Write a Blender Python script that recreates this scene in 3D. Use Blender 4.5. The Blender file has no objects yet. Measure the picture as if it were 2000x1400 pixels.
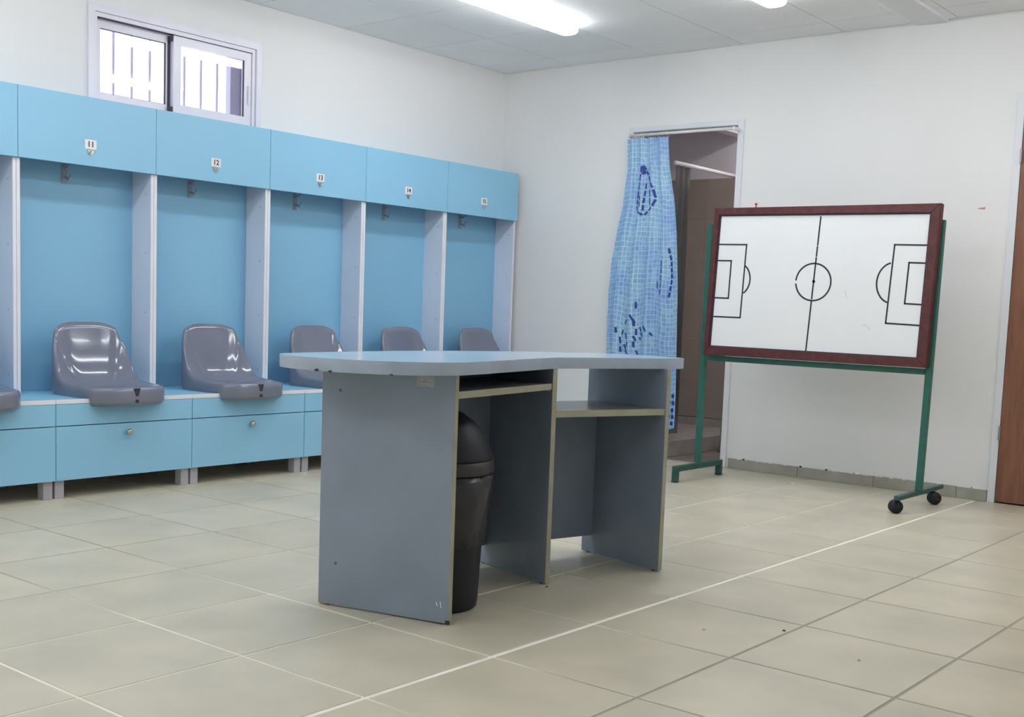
import bpy, bmesh, math, random
from mathutils import Matrix, Vector
random.seed(7)
D = bpy.data
C = bpy.context.scene.collection
scene = bpy.context.scene
PI = math.pi

# ------------------------------------------------------------------ camera, world, exposure
cam_d = D.cameras.new('camera'); cam = D.objects.new('camera', cam_d); C.objects.link(cam)
pitch, yaw, roll = math.radians(-5.64779), math.radians(-38.6168), math.radians(2.17793)
fw = Vector((math.sin(yaw)*math.cos(pitch), math.cos(yaw)*math.cos(pitch), math.sin(pitch)))
rt = Vector((math.cos(yaw), -math.sin(yaw), 0)); up = rt.cross(fw)
r2 = math.cos(roll)*rt + math.sin(roll)*up; u2 = -math.sin(roll)*rt + math.cos(roll)*up
M = Matrix((( r2.x, u2.x, -fw.x, 5.18163), (r2.y, u2.y, -fw.y, -6.15342), (r2.z, u2.z, -fw.z, 0.90653), (0, 0, 0, 1)))
cam.matrix_world = M
cam_d.sensor_width = 36; cam_d.sensor_fit = 'HORIZONTAL'; cam_d.lens = 2274.18/2000*36
cam_d.shift_x = -0.01115; cam_d.shift_y = 0.06249; cam_d.clip_start = .05
scene.camera = cam

LAMP = 21.5
w = D.worlds.new('daylight'); scene.world = w; w.use_nodes = True
bg = w.node_tree.nodes['Background']; bg.inputs[0].default_value = (.93, .90, 1, 1); bg.inputs[1].default_value = 2.6
vs = scene.view_settings
vs.view_transform = 'Standard'; vs.look = 'None'; vs.gamma = 1; vs.use_curve_mapping = False; vs.exposure = 0.0
scene.cycles.max_bounces = 10; scene.cycles.diffuse_bounces = 6

# ------------------------------------------------------------------ materials
def mat(name, col, rough=.5, var=.04, scale=6, bump=0, bscale=60, metal=0, spec=.5, rnd=0, coat=0, mottled=None):
    m = D.materials.new(name); m.use_nodes = True; nt = m.node_tree; N = nt.nodes; L = nt.links
    b = N['Principled BSDF']
    b.inputs['Roughness'].default_value = rough; b.inputs['Metallic'].default_value = metal
    b.inputs['Specular IOR Level'].default_value = spec; b.inputs['Coat Weight'].default_value = coat
    tc = N.new('ShaderNodeTexCoord')
    nz = N.new('ShaderNodeTexNoise'); nz.inputs['Scale'].default_value = scale; nz.inputs['Detail'].default_value = 5
    geo = N.new('ShaderNodeNewGeometry')
    L.new(geo.outputs['Position'], nz.inputs['Vector'])
    mx = N.new('ShaderNodeMix'); mx.data_type = 'RGBA'
    mr = N.new('ShaderNodeMapRange'); mr.inputs[1].default_value = .3; mr.inputs[2].default_value = .7
    L.new(nz.outputs['Fac'], mr.inputs[0]); L.new(mr.outputs[0], mx.inputs[0])
    c2 = mottled or [c*(1-2*var) for c in col]
    mx.inputs[6].default_value = (*c2, 1); mx.inputs[7].default_value = (*[min(1, c*(1+var)) for c in col], 1)
    out = mx.outputs[2]
    if rnd:
        oi = N.new('ShaderNodeObjectInfo'); hs = N.new('ShaderNodeHueSaturation')
        m2 = N.new('ShaderNodeMapRange'); m2.inputs[3].default_value = 1-rnd; m2.inputs[4].default_value = 1+rnd
        L.new(oi.outputs['Random'], m2.inputs[0]); L.new(m2.outputs[0], hs.inputs['Value']); L.new(out, hs.inputs['Color']); out = hs.outputs[0]
    L.new(out, b.inputs['Base Color'])
    if bump:
        n2 = N.new('ShaderNodeTexNoise'); n2.inputs['Scale'].default_value = bscale; n2.inputs['Detail'].default_value = 4
        L.new(geo.outputs['Position'], n2.inputs['Vector'])
        bp = N.new('ShaderNodeBump'); bp.inputs['Strength'].default_value = bump; bp.inputs['Distance'].default_value = .003
        L.new(n2.outputs['Fac'], bp.inputs['Height']); L.new(bp.outputs[0], b.inputs['Normal'])
    return m

M_wall = mat('wall_paint', (.815, .815, .815), .55, .012, 1.5, .25, 40)
M_ceil = mat('ceiling_board', (.87, .875, .885), .8, .02, 2, .2, 120, rnd=.012)
M_ceilgap = mat('ceiling_joint', (.16, .16, .18), .8)
M_tile = mat('floor_tile', (.58, .53, .415), .34, .045, 3.5, .12, 30, rnd=.03, mottled=(.49, .46, .365))
M_base = mat('baseboard_tile', (.38, .37, .32), .45, .08, 9, .2, 40, rnd=.03)
M_blue = mat('blue_laminate', (.265, .54, .75), .38, .015, 2, .05, 200)
M_blueshade = mat('blue_laminate_shaded', (.24, .50, .71), .42, .015, 2, .05, 200)  # same laminate as the fronts, darkened for the shade inside the bays
M_lilac = mat('pale_laminate', (.70, .76, .88), .42, .02, 3, .05, 200)
M_white = mat('white_edge', (.80, .80, .86), .4, .02)
M_gap = mat('dark_gap', (.12, .12, .13), .7)
M_alu = mat('white_aluminium', (.78, .76, .84), .3, .02)
M_gasket = mat('black_gasket', (.05, .045, .07), .6)
M_bar = mat('lilac_painted_steel', (.56, .50, .66), .5)
M_seat = mat('grey_plastic', (.175, .193, .26), .12, .04, 4, 0, coat=.3)
M_dark = mat('dark_hole', (.03, .03, .035), .6)
M_hook = mat('grey_hook', (.30, .34, .40), .35)
M_chrome = mat('brushed_steel', (.55, .52, .48), .3, .05, metal=.9)
M_leg = mat('grey_leg', (.42, .41, .45), .45)
M_desk = mat('grey_laminate', (.235, .285, .36), .42, .05, 5, .05, 200)
M_shelf = mat('taupe_shelf_laminate', (.205, .20, .215), .25, .06, 8)
M_top = mat('pale_desk_laminate', (.42, .54, .66), .16, .02, 3)
M_band = mat('grey_edge_band', (.36, .43, .53), .4, .05, 12)
M_beige = mat('beige_edge_band', (.36, .355, .26), .5, .08, 14)
M_chip = mat('bare_chipboard', (.42, .33, .19), .9, .2, 90, .5, 90)
M_black = mat('black_plastic', (.010, .011, .018), .5, spec=.35)
M_liner = mat('black_bin_liner', (.018, .018, .028), .28, .2, 20, .9, 22)
M_collar = mat('brown_collar', (.028, .023, .023), .45)
M_green = mat('green_painted_steel', (.018, .125, .095), .35, .08, 20)
M_greend = mat('dark_green_painted_steel', (.016, .085, .07), .4, .1, 20)
M_board = mat('whiteboard_enamel', (.83, .85, .88), .18, .01, 3)
M_ink = mat('black_marker', (.02, .02, .025), .5)
M_frameshade = mat('white_door_frame', (.74, .76, .80), .35, .01)
M_plate = mat('white_number_plate', (.85, .85, .88), .35)
M_label = mat('worn_paper_label', (.40, .40, .39), .6, .12, 150)
M_soffit = mat('soffit_board', (.80, .81, .83), .8, .01)
M_sh_floor = mat('shower_floor', (.24, .21, .18), .45, .1, 8)
M_sh_ledge = mat('shower_ledge_stone', (.42, .39, .37), .4, .1, 8)
M_sh_tile = mat('shower_tile', (.37, .315, .27), .4, .04, 4, rnd=.03)
M_sh_plaster = mat('shower_plaster', (.78, .75, .80), .7, .03, 4)
M_grey_curt = mat('grey_curtain_vinyl', (.17, .155, .155), .5, .06, 6)
M_rod = mat('white_rod', (.75, .74, .76), .25)
M_red = mat('red_plastic', (.55, .03, .05), .4)
M_scuff = mat('orange_scuff', (.60, .27, .19), .7, .1, 80)
M_steel = mat('hinge_steel', (.4, .4, .42), .35, metal=.8)
M_navy = mat('navy_print', (.018, .05, .30), .5, .15, 120)

def wood(name, c1, c2, rough=.35, scale=(3, 3, .35), wave=9):
    m = D.materials.new(name); m.use_nodes = True; nt = m.node_tree; N = nt.nodes; L = nt.links
    b = N['Principled BSDF']; b.inputs['Roughness'].default_value = rough
    g = N.new('ShaderNodeNewGeometry'); mp = N.new('ShaderNodeMapping'); mp.inputs['Scale'].default_value = scale
    L.new(g.outputs['Position'], mp.inputs[0])
    nz = N.new('ShaderNodeTexNoise'); nz.inputs['Scale'].default_value = wave; nz.inputs['Detail'].default_value = 6; nz.inputs['Distortion'].default_value = .6
    L.new(mp.outputs[0], nz.inputs['Vector'])
    cr = N.new('ShaderNodeValToRGB'); cr.color_ramp.elements[0].color = (*c1, 1); cr.color_ramp.elements[1].color = (*c2, 1)
    cr.color_ramp.elements[0].position = .35; cr.color_ramp.elements[1].position = .68
    L.new(nz.outputs['Fac'], cr.inputs[0]); L.new(cr.outputs[0], b.inputs['Base Color'])
    return m
M_door = wood('brown_door_laminate', (.18, .072, .040), (.255, .108, .062))
M_redwood = wood('dark_red_wood', (.065, .014, .016), (.118, .028, .031), .33, (4, 4, 4), 8)

# grout: pale in the walked middle of the room, darkened towards both sides, broken by noise
def grout():
    m = D.materials.new('tile_grout'); m.use_nodes = True; nt = m.node_tree; N = nt.nodes; L = nt.links
    b = N['Principled BSDF']; b.inputs['Roughness'].default_value = .9
    g = N.new('ShaderNodeNewGeometry'); sx = N.new('ShaderNodeSeparateXYZ'); L.new(g.outputs['Position'], sx.inputs[0])
    a = N.new('ShaderNodeMapRange'); a.inputs[1].default_value = 1.6; a.inputs[2].default_value = 2.36; L.new(sx.outputs[0], a.inputs[0])
    c = N.new('ShaderNodeMapRange'); c.inputs[1].default_value = 3.6; c.inputs[2].default_value = 3.33; L.new(sx.outputs[0], c.inputs[0])
    mu = N.new('ShaderNodeMath'); mu.operation = 'MULTIPLY'; L.new(a.outputs[0], mu.inputs[0]); L.new(c.outputs[0], mu.inputs[1])
    nz = N.new('ShaderNodeTexNoise'); nz.inputs['Scale'].default_value = 2.2; nz.inputs['Detail'].default_value = 3; L.new(g.outputs['Position'], nz.inputs['Vector'])
    r = N.new('ShaderNodeMapRange'); r.inputs[1].default_value = .32; r.inputs[2].default_value = .5; r.inputs[3].default_value = .7; L.new(nz.outputs['Fac'], r.inputs[0])
    m2 = N.new('ShaderNodeMath'); m2.operation = 'MULTIPLY'; L.new(mu.outputs[0], m2.inputs[0]); L.new(r.outputs[0], m2.inputs[1])
    mx = N.new('ShaderNodeMix'); mx.data_type = 'RGBA'; mx.inputs[6].default_value = (.37, .34, .29, 1); mx.inputs[7].default_value = (.86, .84, .77, 1)
    L.new(m2.outputs[0], mx.inputs[0]); L.new(mx.outputs[2], b.inputs['Base Color'])
    return m
M_grout = grout()

def emit(name, col, s):
    m = D.materials.new(name); m.use_nodes = True; nt = m.node_tree
    b = nt.nodes['Principled BSDF']; b.inputs['Base Color'].default_value = (.9, .9, .9, 1)
    b.inputs['Emission Color'].default_value = (*col, 1); b.inputs['Emission Strength'].default_value = s
    return m
M_lamp = emit('glowing_diffuser', (.96, .98, 1), LAMP)

def glass():
    m = D.materials.new('window_glass'); m.use_nodes = True; nt = m.node_tree; N = nt.nodes; L = nt.links
    N.remove(N['Principled BSDF']); o = N['Material Output']
    t = N.new('ShaderNodeBsdfTransparent'); t.inputs[0].default_value = (.95, .96, .97, 1)
    g = N.new('ShaderNodeBsdfGlossy'); g.inputs['Roughness'].default_value = .02
    f = N.new('ShaderNodeFresnel'); gm = N.new('ShaderNodeNewGeometry'); ir = N.new('ShaderNodeMapRange')
    ir.inputs[3].default_value = 1.5; ir.inputs[4].default_value = 1/1.5; L.new(gm.outputs['Backfacing'], ir.inputs[0]); L.new(ir.outputs[0], f.inputs[0])
    mx = N.new('ShaderNodeMixShader')
    L.new(f.outputs[0], mx.inputs[0]); L.new(t.outputs[0], mx.inputs[1]); L.new(g.outputs[0], mx.inputs[2]); L.new(mx.outputs[0], o.inputs[0])
    return m
M_glass = glass()

def mosaic():
    m = D.materials.new('mosaic_curtain_vinyl'); m.use_nodes = True; nt = m.node_tree; N = nt.nodes; L = nt.links
    b = N['Principled BSDF']; b.inputs['Roughness'].default_value = .33
    uv = N.new('ShaderNodeUVMap')
    nz = N.new('ShaderNodeTexNoise'); nz.inputs['Scale'].default_value = 5; L.new(uv.outputs[0], nz.inputs['Vector'])
    ad = N.new('ShaderNodeMix'); ad.data_type = 'VECTOR'; ad.inputs[0].default_value = .05
    L.new(uv.outputs[0], ad.inputs[4]); L.new(nz.outputs['Color'], ad.inputs[5])
    br = N.new('ShaderNodeTexBrick'); br.offset = 0; br.squash = 1; br.inputs['Scale'].default_value = 1
    br.inputs['Brick Width'].default_value = .026; br.inputs['Row Height'].default_value = .027
    br.inputs['Mortar Size'].default_value = .0027; br.inputs['Mortar Smooth'].default_value = .3; br.inputs['Bias'].default_value = 0
    br.inputs['Color1'].default_value = (.22, .47, .76, 1); br.inputs['Color2'].default_value = (.36, .62, .86, 1); br.inputs['Mortar'].default_value = (.60, .77, .90, 1)
    L.new(ad.outputs[1], br.inputs['Vector'])
    n2 = N.new('ShaderNodeTexNoise'); n2.inputs['Scale'].default_value = 3.2; L.new(uv.outputs[0], n2.inputs['Vector'])
    mr = N.new('ShaderNodeMapRange'); mr.inputs[1].default_value = .42; mr.inputs[2].default_value = .6; mr.inputs[4].default_value = .45; L.new(n2.outputs['Fac'], mr.inputs[0])
    mx = N.new('ShaderNodeMix'); mx.data_type = 'RGBA'; mx.blend_type = 'MULTIPLY'; mx.inputs[7].default_value = (.62, .66, 1.0, 1)
    L.new(mr.outputs[0], mx.inputs[0]); L.new(br.outputs['Color'], mx.inputs[6]); L.new(mx.outputs[2], b.inputs['Base Color'])
    tr = N.new('ShaderNodeBsdfTranslucent'); L.new(mx.outputs[2], tr.inputs[0]); ms = N.new('ShaderNodeMixShader'); ms.inputs[0].default_value = .2
    o = N['Material Output']; L.new(b.outputs[0], ms.inputs[1]); L.new(tr.outputs[0], ms.inputs[2]); L.new(ms.outputs[0], o.inputs[0])
    return m
M_mosaic = mosaic()

# ------------------------------------------------------------------ helpers
def link(name, me, m=None, parent=None, smooth=False):
    o = D.objects.new(name, me); C.objects.link(o)
    if m and not me.materials: me.materials.append(m)
    if parent: o.parent = parent
    if smooth:
        for p in me.polygons: p.use_smooth = True
    return o
def obj(name, bm, m=None, parent=None, smooth=False, loc=None):
    me = D.meshes.new(name)
    bmesh.ops.recalc_face_normals(bm, faces=bm.faces)
    bm.to_mesh(me); bm.free()
    o = link(name, me, m, parent, smooth)
    if loc: o.location = loc
    return o
def flat_by_angle(o, deg=35):
    me = o.data
    for p in me.polygons: p.use_smooth = True
    bm = bmesh.new(); bm.from_mesh(me)
    for e in bm.edges:
        if len(e.link_faces) == 2 and e.calc_face_angle(0) > math.radians(deg): e.smooth = False
    bm.to_mesh(me); bm.free()
def thing(name, label, cat, loc=(0, 0, 0), rot=0, group=None):
    o = D.objects.new(name, None); C.objects.link(o); o.location = loc; o.rotation_euler = (0, 0, rot); o.empty_display_size = .1
    o['label'] = label; o['category'] = cat
    if group: o['group'] = group
    return o
def tag(o, label, cat, group=None):
    o['label'] = label; o['category'] = cat
    if group: o['group'] = group
    return o
def struct(o, label=None, cat=None):
    o['kind'] = 'structure'
    if label: o['label'] = label
    if cat: o['category'] = cat
    return o
def box(bm, x0, x1, y0, y1, z0, z1, bev=0):
    t = bmesh.new()
    v = [t.verts.new((x, y, z)) for z in (z0, z1) for (x, y) in ((x0, y0), (x1, y0), (x1, y1), (x0, y1))]
    for f in ((0, 3, 2, 1), (4, 5, 6, 7), (0, 1, 5, 4), (1, 2, 6, 5), (2, 3, 7, 6), (3, 0, 4, 7)): t.faces.new([v[i] for i in f])
    if bev: bmesh.ops.bevel(t, geom=t.edges[:], offset=bev, segments=1, affect='EDGES')
    me = D.meshes.new('t'); t.to_mesh(me); t.free(); bm.from_mesh(me); D.meshes.remove(me)
    return bm
def bx(*a, **k): return box(bmesh.new(), *a, **k)
def prism(bm, poly, z0, z1, axis='z'):
    def P(a, b, c): return {'z': (a, b, c), 'y': (a, c, b), 'x': (c, a, b)}[axis]
    lo = [bm.verts.new(P(a, b, z0)) for a, b in poly]; hi = [bm.verts.new(P(a, b, z1)) for a, b in poly]
    bm.faces.new(lo); bm.faces.new(hi); n = len(poly)
    for i in range(n): bm.faces.new((lo[i], lo[(i+1) % n], hi[(i+1) % n], hi[i]))
    return bm
def bevel(bm, r, seg=1):
    bmesh.ops.bevel(bm, geom=bm.edges[:], offset=r, segments=seg, affect='EDGES'); return bm
def tube(bm, pts, r, n=12):
    pts = [Vector(p) for p in pts]; rings = []
    for i, p in enumerate(pts):
        t = (pts[min(i+1, len(pts)-1)]-pts[max(i-1, 0)]).normalized()
        a = t.cross(Vector((0, 0, 1)));
        if a.length < .01: a = t.cross(Vector((1, 0, 0)))
        a.normalize(); b = t.cross(a)
        rings.append([bm.verts.new(p+r*(math.cos(2*PI*k/n)*a+math.sin(2*PI*k/n)*b)) for k in range(n)])
    for A, B in zip(rings, rings[1:]):
        for k in range(n): bm.faces.new((A[k], A[(k+1) % n], B[(k+1) % n], B[k]))
    bm.faces.new(rings[0]); bm.faces.new(rings[-1]); return bm
def lathe(bm, prof, n=40, cx=0, cy=0, wob=None):
    rings = []
    for (r, z) in prof:
        if r < 1e-5: rings.append([bm.verts.new((cx, cy, z))]); continue
        rings.append([bm.verts.new((cx+(r+(wob(k, z) if wob else 0))*math.cos(2*PI*k/n), cy+(r+(wob(k, z) if wob else 0))*math.sin(2*PI*k/n), z)) for k in range(n)])
    for A, B in zip(rings, rings[1:]):
        for k in range(n):
            k2 = (k+1) % n
            if len(A) == 1 and len(B) == 1: continue
            if len(A) == 1: bm.faces.new((A[0], B[k2], B[k]))
            elif len(B) == 1: bm.faces.new((A[k], A[k2], B[0]))
            else: bm.faces.new((A[k], A[k2], B[k2], B[k]))
    return bm
def dup_tree(src, parent=None):
    c = src.copy(); C.objects.link(c)
    if parent: c.parent = parent
    for ch in list(src.children): dup_tree(ch, c)
    return c

# ------------------------------------------------------------------ room shell
XR, YF, H, SH = 6.30, -7.60, 2.466, 1.25
X0, Y0, T = 3.29155, -3.88145, .45

fl = struct(obj('floor', bx(-.15, XR+.15, YF-.15, .105, -.12, -.0022), M_grout), 'beige square floor tiles with pale worn grout', 'floor')
def tile_mesh(x0, x1, y0, y1):
    bm = bmesh.new(); e = .0012; ze = -.0008
    a = [bm.verts.new(p) for p in ((x0, y0, -.010), (x1, y0, -.010), (x1, y1, -.010), (x0, y1, -.010))]
    b = [bm.verts.new(p) for p in ((x0, y0, ze), (x1, y0, ze), (x1, y1, ze), (x0, y1, ze))]
    c = [bm.verts.new(p) for p in ((x0+e, y0+e, 0), (x1-e, y0+e, 0), (x1-e, y1-e, 0), (x0+e, y1-e, 0))]
    for i in range(4):
        j = (i+1) % 4; bm.faces.new((a[i], a[j], b[j], b[i])); bm.faces.new((b[i], b[j], c[j], c[i]))
    bm.faces.new(c); return bm
xs = [X0+T*i for i in range(-8, 8) if -.001 < X0+T*i < XR] ; xs = [0]+xs+[XR]
ys = [Y0+T*j for j in range(-9, 10) if YF < Y0+T*j < 0]; ys = [YF]+ys+[0]
cache = {}
def half(v):          # half width of the joint at this grid line
    if abs(v-X0) < .01: return .0085
    return .0045
for i in range(len(xs)-1):
    for j in range(len(ys)-1):
        a, b2, c, d = xs[i], xs[i+1], ys[j], ys[j+1]
        if b2-a < .03 or d-c < .03: continue
        gx0, gx1, gy0, gy1 = half(a), half(b2), half(c), half(d)
        key = (round(b2-a, 3), round(d-c, 3), gx0, gx1)
        if key not in cache:
            bm = tile_mesh(gx0, b2-a-gx1, gy0, d-c-gy1); me = D.meshes.new('tile'); bmesh.ops.recalc_face_normals(bm, faces=bm.faces); bm.to_mesh(me); bm.free(); me.materials.append(M_tile); cache[key] = me
        o = D.objects.new('tile', cache[key]); C.objects.link(o); o.parent = fl; o.location = (a, c, 0)

# ceiling: grid of boards under a slab
ce = struct(obj('ceiling', bx(0, XR, YF, 0, H+.012, H+.15), M_ceilgap), 'pale grey ceiling boards in a square grid', 'ceiling')
cxs = [-.045+.6135*i for i in range(0, 12)]; cxs[0] = 0; cxs = [c for c in cxs if c < XR]+[XR]
cys = [-.24-.6135*j for j in range(0, 13)]; cys = [0]+[c for c in cys if c > YF]+[YF]
cache = {}
for i in range(len(cxs)-1):
    for j in range(len(cys)-1):
        a, b2, d, c = cxs[i], cxs[i+1], cys[j], cys[j+1]
        key = (round(b2-a, 3), round(d-c, 3), i == 0, j == 0)
        if key not in cache:
            g = .0022; bm = bx(g+(.003 if i == 0 else 0), b2-a-g, g, d-c-g-(.004 if j == 0 else 0), 0, .012); me = D.meshes.new('ceiling_board'); bm.to_mesh(me); bm.free(); me.materials.append(M_ceil); cache[key] = me
        o = D.objects.new('ceiling_board', cache[key]); C.objects.link(o); o.parent = ce; o.location = (a, c, H)
# shallow boxed strip running along the ceiling
bm = bmesh.new(); prism(bm, [(2.775, H), (2.82, H-.013), (2.955, H-.017), (2.972, H-.016), (2.972, H)], YF+.01, -.001, 'y')
struct(obj('trim_1', bm, M_soffit), 'low boxed strip running along the ceiling', 'ceiling trim')

# walls
WY0, WY1, WZ0, WZ1 = -3.045, -2.09, 1.80, 2.225     # window opening
bm = bmesh.new()
box(bm, -.15, 0, YF, WY0, -.01, H+.1); box(bm, -.15, 0, WY1, .0, -.01, H+.1)
box(bm, -.15, 0, WY0, WY1, -.01, WZ0); box(bm, -.15, 0, WY0, WY1, WZ1, H+.1)
struct(obj('wall_left', bm, M_wall), 'white painted wall behind the blue lockers', 'wall')
bm = bmesh.new(); TK = .11
box(bm, -.15, 1.03, 0, TK, -.01, H+.1); box(bm, 1.03, 1.82, 0, TK, 2.03, H+.1)
box(bm, 1.82, 3.352, 0, TK, -.01, H+.1); box(bm, 3.352, 4.28, 0, TK, 2.06, H+.1); box(bm, 4.28, XR+.15, 0, TK, -.01, H+.1)
box(bm, 3.352, 4.28, TK-.02, TK, -.01, 2.06)
struct(obj('wall_back', bm, M_wall), 'white painted wall behind the whiteboard', 'wall')
struct(obj('wall_right', bx(XR, XR+.15, YF, 0, -.01, H+.1), M_wall))
struct(obj('wall_front', bx(-.15, XR+.15, YF-.15, YF, -.01, H+.1), M_wall))

# baseboard tiles on the back wall
bb = struct(obj('baseboard_back', bx(1.86, 3.345, -.003, -.0002, .0, .060), M_grout), 'low beige tile skirting below the white wall', 'baseboard')
x = 1.84
first = True
while x < 3.34:
    x1 = min(x+.45, 3.346); xa = x
    bm = bx(xa+.001, x1-.001, -.011, -.001, .0005, .061+random.uniform(-.002, .002), bev=.001)
    obj('tile', bm, M_base, bb); x = x1
bm = bmesh.new()
for k in range(26):
    px = random.uniform(1.86, 3.3); s = random.uniform(.006, .018)
    prism(bm, [(px-s, .058), (px+s, .059), (px+s*.6, .0675), (px-s*.5, .0665)], -.0118, -.001, 'y')
obj('plaster_chips', bm, M_wall, bb)['kind'] = 'stuff'

# ------------------------------------------------------------------ window_1 (sliding, white aluminium, steel grille outside)
wn = thing('window_1', 'white sliding window with a steel grille above the lockers', 'window'); wn['kind'] = 'structure'
bm = bmesh.new(); fo = .045
def ring(bm, y0, y1, z0, z1, t, x0, x1, tb=None):
    tb = tb or t
    box(bm, x0, x1, y0, y0+t, z0, z1); box(bm, x0, x1, y1-t, y1, z0, z1)
    box(bm, x0, x1, y0+t, y1-t, z1-t, z1); box(bm, x0, x1, y0+t, y1-t, z0, z0+tb)
ring(bm, WY0-.03, WY1+.035, WZ0-.02, WZ1+.035, .035, -.0, .014)       # architrave on the wall face
ring(bm, WY0+.001, WY1-.001, WZ0+.001, WZ1-.001, .02, -.09, .004)      # outer frame in the reveal
obj('window_frame', bm, M_alu, wn)
bm = bmesh.new(); box(bm, -.03, -.001, WY0+.02, WY1-.02, WZ1-.0235, WZ1-.0205); obj('track_shadow_gap', bm, M_gasket, wn)
s1 = bmesh.new(); ring(s1, -3.022, -2.578, 1.822, 2.2005, .038, -.062, -.036, .036); sash1 = obj('sash', s1, M_alu, wn)
s2 = bmesh.new(); ring(s2, -2.595, -2.112, 1.822, 2.2005, .042, -.030, -.004, .042); sash2 = obj('sash', s2, M_alu, wn)
for (a, b2, xx, sp) in ((-2.984, -2.616, -.05, sash1), (-2.553, -2.154, -.018, sash2)):
    obj('pane', bx(xx-.002, xx+.002, a, b2, 1.857, 2.163), M_glass, sp)
    g = bmesh.new(); ring(g, a-.001, b2+.001, 1.857, 2.164, .004, xx-.004, xx+.006); obj('gasket', g, M_gasket, sp)
obj('gasket', bx(-.034, -.031, -2.612, -2.598, 1.83, 2.198), M_gasket, sash1)
for z in (1.826, 2.172): obj('end_cap', bx(-.033, -.012, -2.612, -2.596, z, z+.024), M_gasket, sash2)
obj('handle', bx(-.004, .006, -2.135, -2.125, 1.93, 2.03, bev=.002), M_alu, sash2)
gr = thing('steel_window_grille', 'row of vertical steel bars outside the sliding window', 'grille')
for k in range(9): obj('bar', tube(bmesh.new(), [(-.12, -2.965+.1025*k, 1.79), (-.12, -2.965+.1025*k, 2.235)], .0065, 8), M_bar, gr)
for z in (1.795, 2.23): obj('rail', bx(-.127, -.113, -3.05, -2.085, z-.004, z+.004), M_bar, gr)
obj('post', bx(-.14, -.10, -2.175, -2.092, 1.80, 2.225), mat('grey_painted_steel', (.45, .44, .54), .5), gr)

# ------------------------------------------------------------------ door_1 (opening to the showers), door_2 (brown leaf)
d1 = thing('door_1', 'white framed doorway into the dim shower room', 'doorway'); d1['kind'] = 'structure'
obj('jamb', bx(1.788, 1.826, -.010, TK+.004, 0, 2.041, bev=.002), M_frameshade, d1)
obj('jamb', bx(1.027, 1.062, -.010, TK+.004, 0, 2.041, bev=.002), M_frameshade, d1)
obj('lintel', bx(1.062, 1.788, -.010, TK+.004, 2.008, 2.041, bev=.002), M_frameshade, d1)
obj('frame_groove', bx(1.058, 1.79, -.0115, -.0102, 2.008, 2.012), M_steel, d1)
d2 = thing('door_2', 'brown laminate door in a white frame', 'door'); d2['kind'] = 'structure'
obj('jamb', bx(3.349, 3.386, -.014, TK-.022, 0, 2.065, bev=.002), M_frameshade, d2)
obj('jamb', bx(4.236, 4.276, -.014, TK-.022, 0, 2.065, bev=.002), M_frameshade, d2)
obj('lintel', bx(3.386, 4.236, -.014, TK-.022, 2.028, 2.065, bev=.002), M_frameshade, d2)
obj('door_leaf', bx(3.389, 4.233, -.012, .030, .008, 2.025, bev=.001), M_door, d2)
for z in (.36, 1.75): obj('hinge', tube(bmesh.new(), [(3.3875, -.019, z-.035), (3.3875, -.019, z+.035)], .006, 10), M_steel, d2)
hd = obj('door_handle', bx(4.16, 4.20, -.018, -.012, .93, 1.13, bev=.003), M_steel, d2)
obj('lever', tube(bmesh.new(), [(4.18, -.018, 1.05), (4.18, -.06, 1.05), (4.06, -.06, 1.05)], .009, 10), M_steel, hd)

# shower room behind the doorway
struct(obj('floor.001', bx(-.0, 2.6, .055, SH+.1, -.12, -.002), M_sh_floor))
bm = bmesh.new(); box(bm, -.1, 2.7, SH+.012, SH+.12, -.1, H+.1); wr = struct(obj('wall_shower_back', bm, M_sh_plaster))
for i in range(9):
    for j in range(6):
        z0 = .16+.285*j
        obj('tile', bx(.0+.29*i+.0006, .29*i+.2894, SH+.001, SH+.013, z0, min(z0+.2842, 1.872)), M_sh_tile, wr)
struct(obj('wall_shower_left', bx(-.12, .0, TK, SH+.12, -.1, H+.1), M_sh_plaster))
struct(obj('wall_shower_right', bx(2.6, 2.72, TK, SH+.12, -.1, H+.1), M_sh_plaster))
struct(obj('ceiling.001', bx(-.1, 2.7, TK, SH+.12, H, H+.1), M_sh_plaster))
struct(obj('trim_2', bx(0, 1.34, TK+.001, SH+.012, -.002, .10, bev=.003), M_sh_ledge), 'raised stone ledge of the shower stall', 'ledge')
struct(obj('baseboard_shower', bx(0, 2.6, SH-.012, SH+.0008, .1005, .155), M_base))
struct(obj('trim_3', bx(1.08, 1.17, TK+.001, SH-.001, 2.15, H-.001), M_sh_plaster), 'boxed beam under the shower room ceiling', 'ceiling trim')
t = obj('shower_rod', tube(bmesh.new(), [(1.3, TK+.001, 1.83), (1.3, SH-.001, 1.83)], .013, 14), M_rod, smooth=True)
tag(t, 'white rail across the shower stall in the dim room', 'rail')
def fold_sheet(x0, y0, y1, z0, z1, amp, nf, nu=36, nv=10):
    bm = bmesh.new(); g = []
    for v in range(nv+1):
        g.append([bm.verts.new((x0+amp*math.sin(nf*2*PI*u/nu), y0+(y1-y0)*u/nu, z1+(z0-z1)*v/nv)) for u in range(nu+1)])
    for a, b in zip(g, g[1:]):
        for u in range(nu): bm.faces.new((a[u], a[u+1], b[u+1], b[u]))
    bmesh.ops.solidify(bm, geom=bm.faces[:], thickness=.002); return bm
t = obj('stall_curtain', fold_sheet(1.3, .122, .285, .14, 1.8155, .014, 2.5), M_grey_curt, smooth=True)
tag(t, 'dark grey curtain bunched on the white shower rail', 'curtain')
bm = bmesh.new(); lathe(bm, [(0, 0), (.034, 0), (.036, .008), (.022, .055), (.014, .10), (.020, .115), (.022, .15), (.012, .165), (0, .167)], 24)
t = obj('squeegee_stand', bm, M_steel, smooth=True, loc=(1.425, .66, -.002)); t.location = (1.41, .70, -.0015)
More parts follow.
